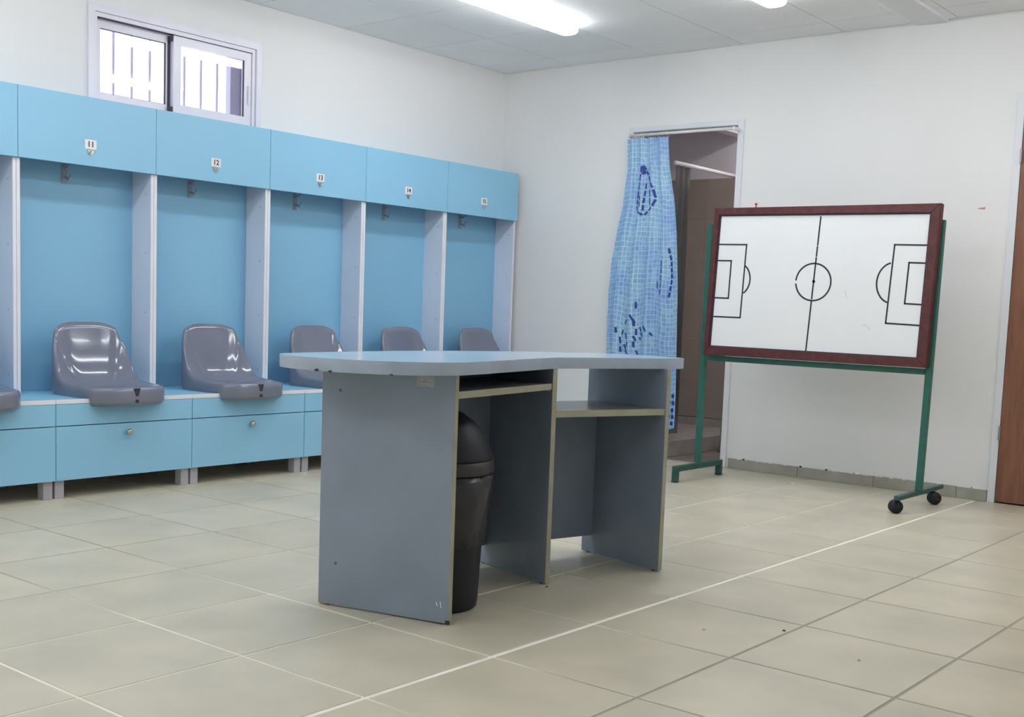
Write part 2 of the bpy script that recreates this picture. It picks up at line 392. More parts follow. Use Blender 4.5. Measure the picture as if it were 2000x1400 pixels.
tag(t, 'small dark tapered pedestal on the shower room floor', 'pedestal')

# ------------------------------------------------------------------ lockers
W = .692594; G = .05393
BAYN = [15, 14, 13, 12, 11, 10]
def text_mesh(s, size):
    cu = D.curves.new('t', 'FONT'); cu.body = s; cu.size = size; cu.align_x = 'CENTER'; cu.align_y = 'CENTER'; cu.extrude = .0006; cu.offset = .0006; cu.resolution_u = 3
    o = D.objects.new('t', cu); C.objects.link(o); bpy.context.view_layer.update()
    me = D.meshes.new_from_object(o.evaluated_get(bpy.context.evaluated_depsgraph_get())); D.objects.remove(o); D.curves.remove(cu); return me

def locker_proto():
    r = thing('locker', 'x', 'locker')
    h = W/2-.0006
    obj('back_panel', bx(.001, .017, -h, h, .435, 1.772), M_blueshade, r)
    for s in (-1, 1):
        a, b = (s*h, s*(h-.0165)); a, b = min(a, b), max(a, b)
        sp = obj('side_panel', bx(.018, .1745, a, b, .435, 1.772), M_lilac, r)
        obj('edge_banding', bx(.1745, .1762, a+.0004, b-.0004, .435, 1.477, bev=.0005), M_white, sp)
        for z in (1.385, 1.10, .81, .52):
            bm = bmesh.new(); yy = (b if s < 0 else a)
            tube(bm, [(.135, yy-.001, z), (.135, yy+.001, z)], .0042, 8); obj('screw_cap', bm, M_leg, sp)
    obj('header_panel', bx(.1765, .192, -h+.0006, h-.0006, 1.4776, 1.788, bev=.0006), M_blue, r)
    obj('top_panel', bx(.001, .1763, -h, h, 1.7725, 1.788), M_blue, r)
    ck = bmesh.new(); box(ck, .017, .020, -.043, -.017, 1.40, 1.49)
    tube(ck, [(.019, -.03, 1.43), (.045, -.03, 1.425), (.062, -.03, 1.412), (.068, -.03, 1.43), (.068, -.03, 1.445)], .005, 8)
    tube(ck, [(.019, -.03, 1.47), (.05, -.03, 1.475), (.075, -.03, 1.49)], .005, 8)
    obj('coat_hook', ck, M_hook, r)
    pl = obj('number_plate', bx(.1922, .1945, -.029, .029, 1.553, 1.596, bev=.0006), M_plate, r)
    hk = bmesh.new(); prism(hk, [(-.017, 1.549), (.017, 1.549), (.012, 1.535), (0, 1.523), (-.012, 1.535)], .1922, .1965, 'x')
    tube(hk, [(.196, 0, 1.545), (.205, 0, 1.54), (.207, 0, 1.532)], .003, 8)
    obj('key_hook', hk, M_chrome, r)
    # bench
    obj('bench_top', bx(.018, .5005, -h, h, .4165, .434), M_blue, r)
    obj('bench_edge', bx(.5006, .5035, -h, h, .4155, .4345, bev=.0008), M_white, r)
    obj('apron_panel', bx(.4845, .502, -h+.001, h-.001, .3205, .4148, bev=.0006), M_blue, r)
    dr = obj('drawer_front', bx(.4845, .502, -h+.001, h-.001, .0815, .3165, bev=.0006), M_blue, r)
    kb = bmesh.new(); lathe(kb, [(0, 0), (.006, 0), (.006, .010), (.0135, .014), (.0145, .022), (.010, .027), (0, .028)], 16)
    k = obj('knob', kb, M_chrome, dr, smooth=True); k.rotation_euler = (0, PI/2, 0); k.location = (.502, -.0, .277)
    for s in (-1, 1):
        a, b = min(s*h, s*(h-.016)), max(s*h, s*(h-.016)); obj('bench_side', bx(.018, .484, a, b, .0815, .416), M_lilac, r)
    obj('bench_bottom', bx(.018, .484, -h+.017, h-.017, .0815, .095), M_lilac, r)
    for fx in (.435, .03):
        for s in (-1, 1):
            yc = s*(h-.026); obj('leg', bx(fx, fx+.048, yc-.021, yc+.021, .0005, .081, bev=.001), M_leg, r)
    return r
proto = locker_proto()
for k, n in enumerate(BAYN):
    r = proto if k == 0 else dup_tree(proto)
    r.location = (0, -G-W*(k+.5), 0)
    r['label'] = {15: 'light blue open locker in the room corner, numbered 15',
                  14: 'light blue open locker second from the room corner, numbered 14',
                  13: 'light blue open locker just right of the window, numbered 13',
                  12: 'light blue open locker under the right window pane, numbered 12',
                  11: 'light blue open locker under the left window pane, numbered 11',
                  10: 'light blue open locker cut by the left edge of the photo'}[n]
    r['group'] = 'row of numbered blue lockers'
for r in [o for o in D.objects if o.name.startswith('locker')]:
    n = BAYN[round((-r.location.y-G)/W-.5)]
    me = text_mesh(str(n), .036)
    me.transform(Matrix(((0, 0, 1, 0), (1, 0, 0, 0), (0, 1, 0, 0), (0, 0, 0, 1))))
    pl = [c for c in r.children if c.name.startswith('number_plate')][0]
    o = link('numeral', me, M_ink, pl); o.location = (.1950, 0, 1.5745)

# ------------------------------------------------------------------ seats
def seat_bm():
    bm = bmesh.new(); n = 96; HW = .206; XB, XF = .14, .585
    def outline(a):                       # rounded plan shape, a = 0 at front centre, going round
        c, s = math.cos(a), math.sin(a)
        e = 3.4 if c > 0 else 4.6
        cx = (XB+XF)/2; hx = (XF-XB)/2
        x = cx+hx*math.copysign(abs(c)**(2/e), c); y = HW*math.copysign(abs(s)**(2/e), s)
        if x < cx: y *= 1-.03*((cx-x)/hx)
        return x, y
    prof = [(.13, .30), (.155, .272), (.180, .238), (.205, .192), (.238, .125), (.272, .075), (.31, .057), (.40, .050), (.60, .049)]
    def base(x):
        for (a, b), (c, d) in zip(prof, prof[1:]):
            if x <= c: t = max(0, (x-a)/(c-a)); return b+(d-b)*t
        return .049
    def rim(x, y):
        side = base(x)
        crown = .328-.062*abs(y/.198)**3.5
        if x < .165: return crown
        return min(crown, side)
    P = [outline(2*PI*(k+.5)/n) for k in range(n)]
    R = [rim(*p) for p in P]
    for _ in range(2): R = [(R[k-1]+2*R[k]+R[(k+1) % n])/4 for k in range(n)]
    cx0 = .365
    def mk(fn): return [bm.verts.new(fn(k)) for k in range(n)]
    def ins(p, d):                        # move towards the centre line by about d
        dx, dy = cx0-p[0], -p[1]*.9; L = math.hypot(dx, dy); return p[0]+dx/L*d, p[1]+dy/L*d
    def zb(k): return -.034 if P[k][0] > .507 else .0005
    def notch(k, amt): return -amt if (P[k][0] > .54 and abs(P[k][1]) < .016) else 0
    rings = []
    rings.append(mk(lambda k: (*ins(P[k], .022 if zb(k) < 0 else .004), zb(k))))
    rings.append(mk(lambda k: (*ins(P[k], .006 if zb(k) < 0 else .003), zb(k)+.006)))
    rings.append(mk(lambda k: (*P[k], zb(k)+.020)))
    rings.append(mk(lambda k: (*ins(P[k], -notch(k, .0)), R[k]-.022+notch(k, .008))))
    rings.append(mk(lambda k: (*ins(P[k], .002-notch(k, .016)), R[k]-.009+notch(k, .012))))
    rings.append(mk(lambda k: (*ins(P[k], .008-notch(k, .02)), R[k]-.001+notch(k, .010))))
    rings.append(mk(lambda k: (*ins(P[k], .015-notch(k, .022)), R[k]+notch(k, .006))))
    for a in (.03, .08, .15, .24, .36, .52, .70, .86):
        def f(k, a=a):
            p = ins(P[k], .016); q = (cx0+(p[0]-cx0)*.05, p[1]*.05)
            pan = .034+.012*max(0, (p[0]+(q[0]-p[0])*a-.40)/.17)
            t = (1-a/1.0)**3.4
            z = pan+(R[k]-.002-pan)*t if R[k] > pan else pan
            return (p[0]+(q[0]-p[0])*a, p[1]+(q[1]-p[1])*a, z)
        rings.append(mk(f))
    for A, B in zip(rings, rings[1:]):
        for k in range(n): bm.faces.new((A[k], A[(k+1) % n], B[(k+1) % n], B[k]))
    c = bm.verts.new((cx0, 0, .034))
    for k in range(n): bm.faces.new((rings[-1][k], rings[-1][(k+1) % n], c))
    return bm
seat0 = obj('bucket_seat', seat_bm(), M_seat, smooth=True)
h = obj('drain_hole', tube(bmesh.new(), [(.579, 0, -.012), (.5865, 0, -.012)], .009, 12), M_dark, seat0)
h2 = bmesh.new(); prism(h2, [(-.016, .045), (.016, .045), (.006, .010), (-.006, .010)], .570, .5862, 'x'); obj('notch', h2, M_dark, seat0)
seat_lab = {15: 'grey plastic bucket seat nearest the room corner, only its back top above the desk',
            14: 'grey plastic bucket seat second from the room corner, behind the desk',
            13: 'grey plastic bucket seat behind the left tip of the tabletop',
            12: 'grey plastic bucket seat fully in view, nearer the desk',
            11: 'grey plastic bucket seat fully in view, below the left window pane',
            10: 'grey plastic bucket seat cut off at the left photo edge'}
for k, n in enumerate(BAYN):
    s = seat0 if k == 0 else dup_tree(seat0)
    s.location = (0, -G-W*(k+.5)-.005, .4345); tag(s, seat_lab[n], 'seat', 'grey bucket seats on the locker bench')

# ------------------------------------------------------------------ desk
dk = thing('desk', 'grey laminate desk with a pale wavy top and two open bays', 'desk', (2.85, -3.3, 0))
ox, oy = 2.85, -3.3
def rel(p): return (p[0]-ox, p[1]-oy)
ctrl = [(2.548, -3.985), (2.60, -4.012), (2.70, -4.028), (2.80, -4.015), (2.89, -3.98), (2.965, -3.925), (3.025, -3.84), (3.038, -3.76), (3.022, -3.66), (2.99, -3.52), (2.945, -3.33),
        (2.908, -3.17), (2.915, -3.10), (2.955, -2.95), (3.02, -2.76), (3.055, -2.64), (3.035, -2.57), (2.96, -2.545), (2.86, -2.54), (2.735, -2.58), (2.64, -2.69), (2.555, -2.85), (2.515, -3.05), (2.475, -3.25), (2.462, -3.42), (2.475, -3.62), (2.50, -3.79), (2.525, -3.92)]
def catmull(c, sub=5):
    out = []; n = len(c)
    for i in range(n):
        p0, p1, p2, p3 = c[i-1], c[i], c[(i+1) % n], c[(i+2) % n]
        for s in range(sub):
            t = s/sub; out.append(tuple(.5*((2*p1[a])+(-p0[a]+p2[a])*t+(2*p0[a]-5*p1[a]+4*p2[a]-p3[a])*t*t+(-p0[a]+3*p1[a]-3*p2[a]+p3[a])*t**3) for a in (0, 1)))
    return out
poly = [rel(p) for p in catmull(ctrl)]
ZU, ZT = .7125, .7485
def insp(pl, d):
    n = len(pl); o = []
    for i in range(n):
        a = Vector(pl[i-1]); b = Vector(pl[i]); c = Vector(pl[(i+1) % n]); t = (c-a).normalized(); o.append((b.x-t.y*d, b.y+t.x*d))
    return o
area = sum(poly[i-1][0]*poly[i][1]-poly[i][0]*poly[i-1][1] for i in range(len(poly)))
sgn = 1 if area > 0 else -1
inner = insp(poly, sgn*.0015)
tt = obj('tabletop', prism(bmesh.new(), inner, ZU, ZT), M_top, dk); flat_by_angle(tt)
bm = bmesh.new(); rings = []
for pp, z in ((inner, ZU-.0002), (insp(poly, sgn*.0005), ZU-.0002), (poly, ZU+.002), (poly, ZT-.002), (insp(poly, sgn*.0006), ZT+.0001), (inner, ZT+.0001)):
    rings.append([bm.verts.new((x, y, z)) for x, y in pp])
for A, B in zip(rings, rings[1:]):
    for k in range(len(A)): bm.faces.new((A[k], A[(k+1) % len(A)], B[(k+1) % len(A)], B[k]))
eb = obj('edge_banding', bm, M_band, tt); flat_by_angle(eb, 50)
for (cx_, cy_, ln_, hh_) in ((2.752, -4.0255, .012, .0065), (2.797, -4.0175, .009, .0045), (2.952, -3.9375, .011, .003)):
    o = obj('chip', prism(bmesh.new(), [(-ln_/2, 0), (ln_/2, 0), (ln_*.25, hh_), (-ln_*.3, hh_*.8)], -.0035, .0035, 'y'), M_dark, tt); o.location = (*rel((cx_, cy_)), ZU-.0006); o.rotation_euler = (0, 0, math.radians(32 if cx_ > 2.9 else 9))

def panel(p0, p1, th, z0, z1, name, m, front=True, bot_chip=False):
    d = Vector((p1[0]-p0[0], p1[1]-p0[1])); L = d.length; d.normalize(); ang = math.atan2(d.y, d.x)
    e = .002 if front else 0
    o = obj(name, bx(0, L-e, 0, th, z0, z1, bev=.0008), m, dk); o.location = (*rel(p0), 0); o.rotation_euler = (0, 0, ang)
    if front: obj('edge_banding', bx(L-e, L, .0, th, z0+.0005, z1, bev=.0004), M_beige, o)
    return o
PA0, PA1 = (2.581, -3.852), (3.017, -3.749); PB0, PB1 = (2.520, -3.058), (2.903, -3.155); PC0, PC1 = (2.661, -2.619), (3.058, -2.707)
TH = .018
pA = panel(PA0, PA1, TH, .004, ZU-.0005, 'side_panel', M_desk)
pB = panel(PB0, PB1, TH, .004, ZU-.0005, 'side_panel', M_desk)
pC = panel(PC0, PC1, TH, .004, ZU-.0005, 'side_panel', M_desk)
for p, Ln in ((pA, .448), (pB, .395), (pC, .407)):
    for s in (.03, Ln-.03):
        obj('glide', tube(bmesh.new(), [(s, TH/2, 0), (s, TH/2, .0042)], .007, 8), M_dark, p)
# screws, label, chips and scratch on the near side panel (local x along the panel, y < 0 is the outside)
for (s, z) in ((.064, .645), (.060, .130)): obj('screw', tube(bmesh.new(), [(s, -.0012, z), (s, .001, z)], .0045, 10), M_gap, pA)
lb = obj('label', bx(.322, .378, -.0008, -.0001, .674, .703), M_label, pA); lb['label'] = 'worn white paper label'
bm = bmesh.new(); random.seed(3)
for row, (z, hgt, dens) in enumerate(((.696, .0022, .5), (.6865, .0045, .9), (.679, .0018, .6))):
    x = .327
    while x < .371:
        ww = random.uniform(.0015, .005)
        if random.random() < dens: box(bm, x, x+ww, -.0011, -.0008, z-hgt/2, z+hgt/2)
        x += ww+.0012
obj('faded_print', bm, M_desk, lb)
bm = bmesh.new(); random.seed(5)
for k in range(16):
    s = .002+.11*(k/16)**1.1; ww = random.uniform(.003, .008); hh = random.uniform(.002, .0065)*(1.2-k/18)
    prism(bm, [(s, .0042), (s+ww, .0042), (s+ww*.8, .0045+hh*.5), (s+ww*.4, .0045+hh), (s, .0045+hh*.7)], -.0009, .001, 'y')
obj('chipped_edge', bm, M_chip, pA)
bm = bmesh.new(); prism(bm, [(.404, .062), (.406, .063), (.411, .052), (.409, .051)], -.0008, .0005, 'y'); prism(bm, [(.418, .066), (.420, .066), (.4235, .048), (.421, .048)], -.0008, .0005, 'y')
obj('scratch', bm, M_plate, pA)
obj('chip', bx(.436, .449, -.0012, .006, .003, .014, bev=.001), M_dark, pA)
# bays: shelves and rear panels as plan polygons between the side panels
def lin(a, b, t): return (a[0]+(b[0]-a[0])*t, a[1]+(b[1]-a[1])*t)
def off(p, q, pt, d):          # pt moved by d to the left of p->q
    v = Vector((q[0]-p[0], q[1]-p[1])).normalized(); return (pt[0]-v.y*d, pt[1]+v.x*d)
A_in = lambda t: off(PA0, PA1, lin(PA0, PA1, t), TH+.0005)
B_near = lambda t: off(PB0, PB1, lin(PB0, PB1, t), -.0005)
B_far = lambda t: off(PB0, PB1, lin(PB0, PB1, t), TH+.0005)
C_near = lambda t: off(PC0, PC1, lin(PC0, PC1, t), -.0005)
def shelf(poly4, z0, z1, fa, fb):
    o = obj('shelf', bevel(prism(bmesh.new(), [rel(p) for p in poly4], z0, z1), .0006), M_shelf, dk)
    v = Vector((fb[0]-fa[0], fb[1]-fa[1])).normalized(); nx, ny = v.y, -v.x
    q = [fa, fb, (fb[0]+nx*.002, fb[1]+ny*.002), (fa[0]+nx*.002, fa[1]+ny*.002)]
    obj('edge_banding', prism(bmesh.new(), [rel(p) for p in q], z0, z1), M_beige, o)
    return o
shelf([A_in(.10), A_in(.985), B_near(.985), B_near(.13)], .644, .664, B_near(.987), A_in(.987))
shelf([B_far(.18), B_far(.985), C_near(.985), C_near(.13)], .553, .575, C_near(.987), B_far(.987))
for a, b, top in ((A_in(.06), B_near(.10), ZU-.001), (B_far(.16), C_near(.11), .552)):
    v = Vector((b[0]-a[0], b[1]-a[1])).normalized(); nx, ny = v.y*.012, -v.x*.012
    obj('back_panel', prism(bmesh.new(), [rel(p) for p in (a, b, (b[0]+nx, b[1]+ny), (a[0]+nx, a[1]+ny))], .07, top), M_desk, dk)
for p0, z in ((A_in(.95), .636), (B_near(.95), .636), (B_far(.95), .546), (C_near(.95), .546)):
    obj('shelf_bracket', bx(-.006, .006, -.004, .004, 0, .0078), M_beige, dk, loc=(*rel(p0), z))

# ------------------------------------------------------------------ swing bin under the desk
bn = thing('waste_bin', 'black waste bin with dome lid inside the near desk bay', 'bin', (2.835, -3.600, 0))
obj('body', lathe(bmesh.new(), [(0, .001), (.112, .001), (.118, .006), (.121, .03), (.129, .22), (.146, .44), (.147, .445), (.143, .446), (.116, .02), (0, .018)], 48), M_black, bn, smooth=True)
def wob(k, z): return .0035*math.sin(k*.9+z*40)+.003*math.sin(k*2.3-z*70)+.002*math.sin(k*.37)
obj('bin_liner', lathe(bmesh.new(), [(.130, .198), (.135, .205), (.142, .26), (.149, .32), (.1545, .37), (.154, .408), (.149, .409)], 72, wob=wob), M_liner, bn, smooth=True)
obj('collar', lathe(bmesh.new(), [(.148, .410), (.156, .411), (.158, .42), (.1565, .450), (.152, .452)], 48), M_collar, bn, smooth=True)
ld = obj('lid', lathe(bmesh.new(), [(.150, .452), (.1555, .4525), (.154, .462), (.139, .498), (.12, .535), (.09, .565), (.055, .588), (.02, .598), (0, .599)], 48), M_black, bn, smooth=True)

# ------------------------------------------------------------------ rolling whiteboard
wb = thing('whiteboard', 'wheeled whiteboard with a drawn football pitch, dark red frame and green legs', 'whiteboard', (2.57, -.55, 0))
wx, wy = 2.57, -.55
def wr_(x0, x1, y0, y1, z0, z1, **k): return bx(x0-wx, x1-wx, y0-wy, y1-wy, z0, z1, **k)
out = [(1.993, 1.474), (3.210, 1.470), (3.191, .689), (1.968, .688)]
inn = [(2.026, 1.437), (3.162, 1.427), (3.144, .732), (2.002, .734)]
out = [(x-wx, z) for x, z in out]; inn = [(x-wx, z) for x, z in inn]
YFR = -.582-wy
for i in range(4):
    j = (i+1) % 4
    bm = prism(bmesh.new(), [out[i], out[j], inn[j], inn[i]], YFR-.006, -.548-wy, 'y'); bevel(bm, .003, 2)
    obj('frame_rail', bm, M_redwood, wb)
obj('writing_surface', prism(bmesh.new(), [(x+(.002 if x > 0 else -.002)*1, z) for x, z in inn], -.576-wy, -.556-wy, 'y'), M_board, wb)
bm = bmesh.new()
for i in range(4):
    j = (i+1) % 4; a, b = inn[i], inn[j]; s = lambda p: (p[0]-(.006 if p[0] > 0 else -.006), p[1]-(.006 if p[1] > 1.1 else -.006))
    prism(bm, [a, b, s(b), s(a)], -.579-wy, -.5755-wy, 'y')
obj('inner_bead', bm, M_gasket, wb)
bm = bmesh.new(); YL0, YL1 = -.5768-wy, -.5759-wy
def strip(p, q, wd=.0078):
    p = Vector((p[0]-wx, p[1])); q = Vector((q[0]-wx, q[1])); d = (q-p).normalized(); n = Vector((-d.y, d.x))*wd/2; e = d*wd/2
    prism(bm, [tuple(p-n-e), tuple(q-n+e), tuple(q+n+e), tuple(p+n-e)], YL0, YL1, 'y')
def arc(c, rx, rz, a0, a1, wd=.0082, n=40):
    for k in range(n):
        t0, t1 = a0+(a1-a0)*k/n, a0+(a1-a0)*(k+1)/n
        P_ = lambda t, r: (c[0]-wx+(rx+r)*math.cos(t), c[1]+(rz+r)*math.sin(t))
        prism(bm, [P_(t0, -wd/2), P_(t1, -wd/2), P_(t1, wd/2), P_(t0, wd/2)], YL0, YL1, 'y')
mid = lambda t: (2.601+(2.563-2.601)*t, 1.431+(.735-1.431)*t)
gaps = [(.02, .22), (.235, .30), (.315, .36), (.37, .43), (.433, .61), (.63, 1.0)]
def flush(name):
    global bm
    obj(name, bm, M_ink, wb); bm = bmesh.new()
for a, b in gaps: strip(mid(a), mid(b))
flush('halfway_line')
arc((2.5805, 1.090), .0955, .094, PI*1.03, PI*2.98, n=56); flush('centre_circle')
arc((2.583, 1.093), .004, .004, 0, 2*PI, .008, 12); flush('centre_spot')
for nm, L4 in (('penalty_box', [(2.022, 1.282), (2.191, 1.280), (2.176, .895), (2.005, .896)]), ('goal_box', [(2.017, 1.196), (2.105, 1.195), (2.099, .996), (2.009, .997)]),
               ('penalty_box', [(3.158, 1.274), (2.993, 1.277), (2.974, .896), (3.146, .891)]), ('goal_box', [(3.152, 1.189), (3.070, 1.191), (3.062, .994), (3.148, .991)])):
    for a, b in zip(L4, L4[1:]): strip(a, b)
    flush(nm)
arc((2.160, 1.098), .062, .080, -PI*.36, PI*.34, n=24); flush('penalty_arc')
arc((2.995, 1.092), .080, .098, PI*.56, PI*1.42, n=30); flush('penalty_arc')
bm.free(); bm = bmesh.new(); strip((2.752, 1.052), (2.766, 1.010), .0022); strip((2.868, .886), (2.897, .862), .002); strip((2.858, .884), (2.868, .879), .002)
obj('pen_smudge', bm, mat('faint_marker', (.55, .56, .58), .5), wb)
pinb = bmesh.new(); lathe(pinb, [(0, 1.4735), (.006, 1.474), (.003, 1.481), (.0035, 1.486), (.008, 1.490), (.008, 1.496), (0, 1.498)], 12, 2.227-wx, -.565-wy); obj('push_pin', pinb, M_red, wb)
for xb_, xt_ in ((1.938, 1.946), (3.180, 3.200)):
    pb = wr_(-.0155, .0155, -.545, -.516, .088, 1.396, bev=.002)
    for v in pb.verts: v.co.x += xb_+(xt_-xb_)*(v.co.z-.088)/1.308
    obj('pole', pb, M_green, wb)
obj('crossbar', wr_(1.958, 3.172, -.547, -.518, .655, .684, bev=.002), M_green, wb)
obj('back_plate', wr_(1.975, 3.185, -.5475, -.5462, .70, 1.46), M_gasket, wb)
ft = obj('foot', wr_(1.938, 1.968, -.800, -.300, .058, .0875, bev=.002), M_greend, wb)
for y in (-.800, -.330): obj('foot_leg', wr_(1.938, 1.968, y, y+.030, .008, .0578, bev=.001), M_greend, ft); obj('foot_cap', wr_(1.9375, 1.9685, y-.0005, y+.0305, .0005, .0079), M_dark, ft)
ft = obj('foot', wr_(3.160, 3.188, -.800, -.200, .066, .0875, bev=.002), M_greend, wb)
for (x, y) in ((3.158, -.765), (3.19, -.335)):
    c = bmesh.new(); cx_, cy_ = x-wx, y-wy
    tube(c, [(cx_, cy_, .052), (cx_, cy_, .0658)], .006, 10)
    cb = obj('caster', c, M_dark, wb)
    hood = bmesh.new(); lathe(hood, [(0, .046), (.012, .0555), (.022, .050), (.028, .040), (.030, .030)], 24, cx_, cy_); obj('hood', hood, M_black, cb, smooth=True)
    for s in (-1, 1):
        wv = bmesh.new(); lathe(wv, [(0, -.010), (.024, -.010), (.031, -.006), (.032, .004), (.026, .013), (0, .016)], 28)
        wo = obj('wheel', wv, M_black, cb, smooth=True); wo.rotation_euler = (0, s*PI/2, math.radians(-52)); wo.location = (cx_+s*.012*math.cos(math.radians(-52)), cy_+s*.012*math.sin(math.radians(-52)), .0325)

# ------------------------------------------------------------------ blue mosaic curtain
ZL = [1.962, 1.783, 1.564, 1.391, 1.216, 1.055, .846, .629, .409, .205]
XL = [1.044, 1.056, 1.035, .998, .969, .958, .954, .962, .985, 1.01]
XRr = [1.355, 1.376, 1.425, 1.449, 1.466, 1.478, 1.486, 1.495, 1.503, 1.504]
def ip(z, A):
    for i in range(len(ZL)-1):
        if z >= ZL[i+1]: t = (z-ZL[i+1])/(ZL[i]-ZL[i+1]); return A[i+1]+(A[i]-A[i+1])*max(0, min(1, t))
    return A[-1]
def cur_y(u, z):
    v = (1.962-z)/1.757
    y = .013*math.sin(2*PI*(4.6*u+.12*v)+.6)+.004*math.sin(2*PI*(9.3*u)+1.5+2*v)*(1-.6*v)
    return -.062+y*(.75+.35*v)-.006*v
def cur(u, z, o=0): return (ip(z, XL)+(ip(z, XRr)-ip(z, XL))*u, cur_y(u, z)-o, z)
bm = bmesh.new(); nu, nv = 110, 70; g = []; uvl = bm.loops.layers.uv.new('UVMap')
for j in range(nv+1):
    z = 1.962+(.205-1.962)*j/nv; g.append([bm.verts.new(cur(i/nu, z+.010*math.sin(i*.12)*(j/nv))) for i in range(nu+1)])
for j in range(nv):
    for i in range(nu):
        f = bm.faces.new((g[j][i], g[j][i+1], g[j+1][i+1], g[j+1][i]))
        for lp, (a, b) in zip(f.loops, ((i, j), (i+1, j), (i+1, j+1), (i, j+1))): lp[uvl].uv = (a/nu*.66, 1.757*b/nv)
ct = obj('shower_curtain', bm, M_mosaic, smooth=True)
tag(ct, 'light blue mosaic patterned curtain with navy drops hanging in the doorway', 'curtain')
bm = bmesh.new()
def dash(p, q, wd=.012, n=3):
    def tou(x, z): return (x-ip(z, XL))/(ip(z, XRr)-ip(z, XL))
    d = Vector((q[0]-p[0], q[1]-p[1])); L = d.length; d.normalize(); nn = Vector((-d.y, d.x))*wd/2
    rows = []
    for k in range(n+1):
        c = Vector(p)+d*L*k/n; r = []
        for s in (-1, 0, 1):
            x, z = c+nn*s; u = max(.0, min(1, tou(x, z))); r.append(bm.verts.new(cur(u, z, .0022)))
        rows.append(r)
    for a, b in zip(rows, rows[1:]):
        for s in (0, 1): bm.faces.new((a[s], a[s+1], b[s+1], b[s]))
def dashes(pts, closed=True, ln=.034, gap=.010, wd=.012):
    P_ = [Vector(p) for p in pts]
    if closed: P_.append(P_[0])
    seg = []; 
    for a, b in zip(P_, P_[1:]):
        Ls = (b-a).length; m = max(1, round(Ls/(ln+gap)))
        for k in range(m):
            s0 = a+(b-a)*(k/m); s1 = a+(b-a)*((k+1)/m); dd = (s1-s0).normalized()*gap/2; dash(tuple(s0+dd), tuple(s1-dd), wd)
dashes([(1.180, 1.800), (1.222, 1.735), (1.262, 1.655), (1.281, 1.595), (1.264, 1.545), (1.195, 1.497), (1.152, 1.520), (1.150, 1.595), (1.164, 1.70)], wd=.013)
dash((1.172, 1.79), (1.192, 1.745), .022)
dashes([(1.204, 1.695), (1.190, 1.52)], False, wd=.010); dashes([(1.234, 1.655), (1.240, 1.555)], False, wd=.009); dashes([(1.172, 1.62), (1.172, 1.545)], False, wd=.008)
obj('drop_print', bm, M_navy, ct); bm = bmesh.new()
dashes([(1.388, 1.30), (1.412, 1.218), (1.422, 1.11), (1.405, .995)], False, ln=.028, wd=.015)
dashes([(1.352, 1.225), (1.352, 1.094), (1.345, 1.01)], False, wd=.009); dashes([(1.318, 1.10), (1.322, 1.045)], False, wd=.008)
obj('drop_print', bm, M_navy, ct); bm = bmesh.new()
sp = [((1.172, .965), (1.172, .925)), ((1.140, .885), (1.172, .835)), ((1.160, .86), (1.168, .815)), ((1.115, .855), (1.100, .828)), ((1.038, .805), (1.042, .770)), ((1.062, .745), (1.068, .705)), ((1.105, .770), (1.122, .735)),
      ((1.206, .812), (1.222, .785)), ((1.240, .822), (1.262, .790)), ((1.215, .775), (1.238, .760)), ((1.282, .780), (1.300, .762)), ((1.165, .755), (1.182, .725)), ((1.180, .800), (1.182, .760)), ((1.068, .685), (1.070, .650)),
      ((1.095, .700), (1.115, .672)), ((1.110, .665), (1.132, .640)), ((1.140, .640), (1.170, .625)), ((1.185, .665), (1.200, .640)), ((1.168, .72), (1.172, .685)), ((1.085, .790), (1.075, .760)), ((1.130, .715), (1.118, .690)), ((1.205, .745), (1.222, .735))]
for a, b in sp: dash(a, b, .013)
obj('splash_print', bm, M_navy, ct)['kind'] = 'stuff'; bm = bmesh.new()
for r, z in enumerate((.403, .362, .316, .277, .236)):
    for k in range(12):
        x = 1.478-.042*k+(.005 if r % 2 else 0)
        if x > ip(z, XL)+.02: dash((x-.016, z-.002), (x+.016, z+.003), .024, 4)
obj('tile_row_print', bm, M_navy, ct)
cr = thing('curtain_rod', 'thin white rod across the top of the shower doorway', 'rod', (1.425, -.062, 1.982))
obj('rod', tube(bmesh.new(), [(-.365, 0, 0), (.362, 0, 0)], .0085, 14), M_rod, cr, smooth=True)
for s, x in ((0, -.36), (1, .368)): obj('bracket', bx(x-.005, x+.005, -.010, .0515, -.010, .010, bev=.002), M_rod, cr)
for k in range(9):
    x = -.345+.0335*k; rg = bmesh.new(); pts = [(x, .0125*math.cos(a), -.002+.0125*math.sin(a)*1.2) for a in [2*PI*q/14 for q in range(15)]]
    tube(rg, pts, .0014, 5); o = obj('curtain_ring', rg, M_rod, ct); o.location = (1.425, -.062, 1.977)

# ------------------------------------------------------------------ ceiling lamps
def lamp_proto():
    r = thing('ceiling_lamp', 'x', 'lamp')
    hw, L = .062, 1.22
    bm = bmesh.new(); box(bm, -.047, .047, -L/2-.002, L/2+.002, -.022, -.0008, bev=.001); obj('lamp_body', bm, M_alu, r)
    bm = bmesh.new(); n = 10
    prof = [(.046, -.0222), (.054, -.025), (.058, -.032), (.058, -.044), (.052, -.054), (.036, -.061), (0, -.063)]; prof = prof+[(-x, z) for x, z in prof[-2::-1]]; n = len(prof)-1
    ends = []
    for (y, s, zs) in ((-L/2, .35, .35), (-L/2+.006, .72, .75), (-L/2+.018, .93, .95), (-L/2+.035, 1, 1), (L/2-.035, 1, 1), (L/2-.018, .93, .95), (L/2-.006, .72, .75), (L/2, .35, .35)):
        ends.append([bm.verts.new((x*s, y, -.0223+(z+.0222)*zs)) for x, z in prof])
    for A, B in zip(ends, ends[1:]):
        for k in range(n): bm.faces.new((A[k], A[k+1], B[k+1], B[k]))
    bm.faces.new(ends[0]); bm.faces.new(ends[-1])
    obj('diffuser', bm, M_lamp, r, smooth=True)
    return r
lp = lamp_proto(); first = True
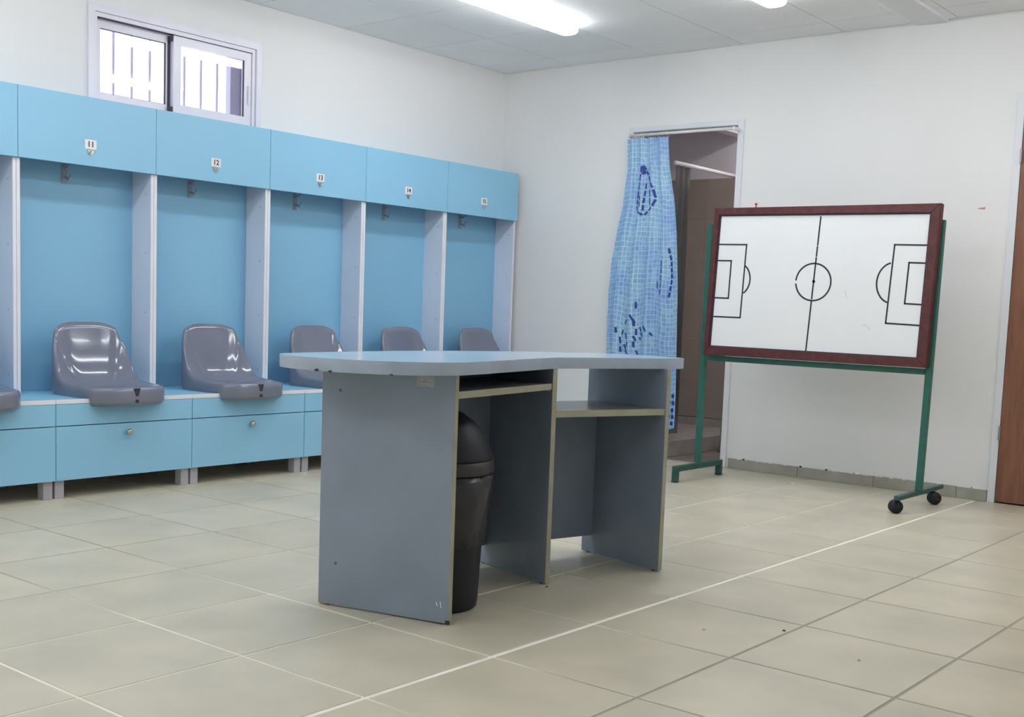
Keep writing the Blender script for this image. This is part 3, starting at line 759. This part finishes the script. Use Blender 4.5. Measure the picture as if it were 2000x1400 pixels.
for (x, y, lab) in ((1.205, -1.485, 'glowing fluorescent ceiling lamp over the lockers side, the longer one in view'),
                    (2.432, -1.455, 'glowing fluorescent ceiling lamp, short end in view near the top right'),
                    (3.659, -1.455, None), (1.205, -3.91, None), (2.432, -3.91, None), (1.205, -6.36, None), (2.432, -6.36, None), (3.659, -6.36, None), (4.886, -1.47, None)):  # entries without a label are unseen lamps, added to light the room
    o = lp if first else dup_tree(lp); first = False
    o.location = (x, y, H)
    o['label'] = lab or 'fluorescent ceiling lamp added out of view to light the room'
    o['group'] = 'fluorescent ceiling lamps' if lab else 'unseen added ceiling lamps'

# ------------------------------------------------------------------ small things
def scrap(name, x, y, s, m, lab, cat, z=.004):
    bm = bmesh.new(); n = 7; a = [random.uniform(.6, 1.2)*s for _ in range(n)]
    lo = [bm.verts.new((a[k]*math.cos(2*PI*k/n), a[k]*math.sin(2*PI*k/n), .0)) for k in range(n)]
    hi = [bm.verts.new((.6*a[k]*math.cos(2*PI*k/n), .6*a[k]*math.sin(2*PI*k/n), z*random.uniform(.6, 1))) for k in range(n)]
    bm.faces.new(lo); bm.faces.new(hi)
    for k in range(n): bm.faces.new((lo[k], lo[(k+1) % n], hi[(k+1) % n], hi[k]))
    return tag(obj(name, bm, m, loc=(x, y, .0003)), lab, cat)
scrap('paper_scrap', 2.39, -.271, .014, M_plate, 'tiny white paper scrap on the floor below the whiteboard', 'litter')
scrap('dirt_crumb', 3.554, -3.245, .007, M_leg, 'tiny grey crumb on a floor tile, leftmost of the crumbs right of the desk', 'litter')
scrap('dirt_crumb', 3.725, -3.081, .006, M_dark, 'tiny black crumb on a floor tile right of the desk', 'litter')
scrap('dirt_crumb', 4.003, -3.201, .006, M_leg, 'tiny grey crumb farthest right on the floor tiles', 'litter')
scrap('dirt_crumb', 2.925, -3.175, .006, M_dark, 'tiny dark crumb at the foot of the middle desk panel', 'litter')
bm = bmesh.new(); prism(bm, [(3.186, 1.497), (3.205, 1.501), (3.228, 1.503), (3.226, 1.492), (3.20, 1.494)], -.0012, -.0002, 'y')
t = obj('scuff_mark', bm, M_scuff); t['kind'] = 'structure'; tag(t, 'small orange scuff on the white wall right of the whiteboard', 'mark')

M_dim = emit('dim_diffuser', (1, .95, .90), 27.0)
sl = dup_tree(lp); sl.location = (1.95, .62, H); sl.scale = (.8, .6, 1); sl['label'] = 'small ceiling lamp in the shower room, out of view'; sl['group'] = 'shower room lamps'
for c in sl.children:
    if c.name.startswith('diffuser'): c.data = c.data.copy(); c.data.materials[0] = M_dim
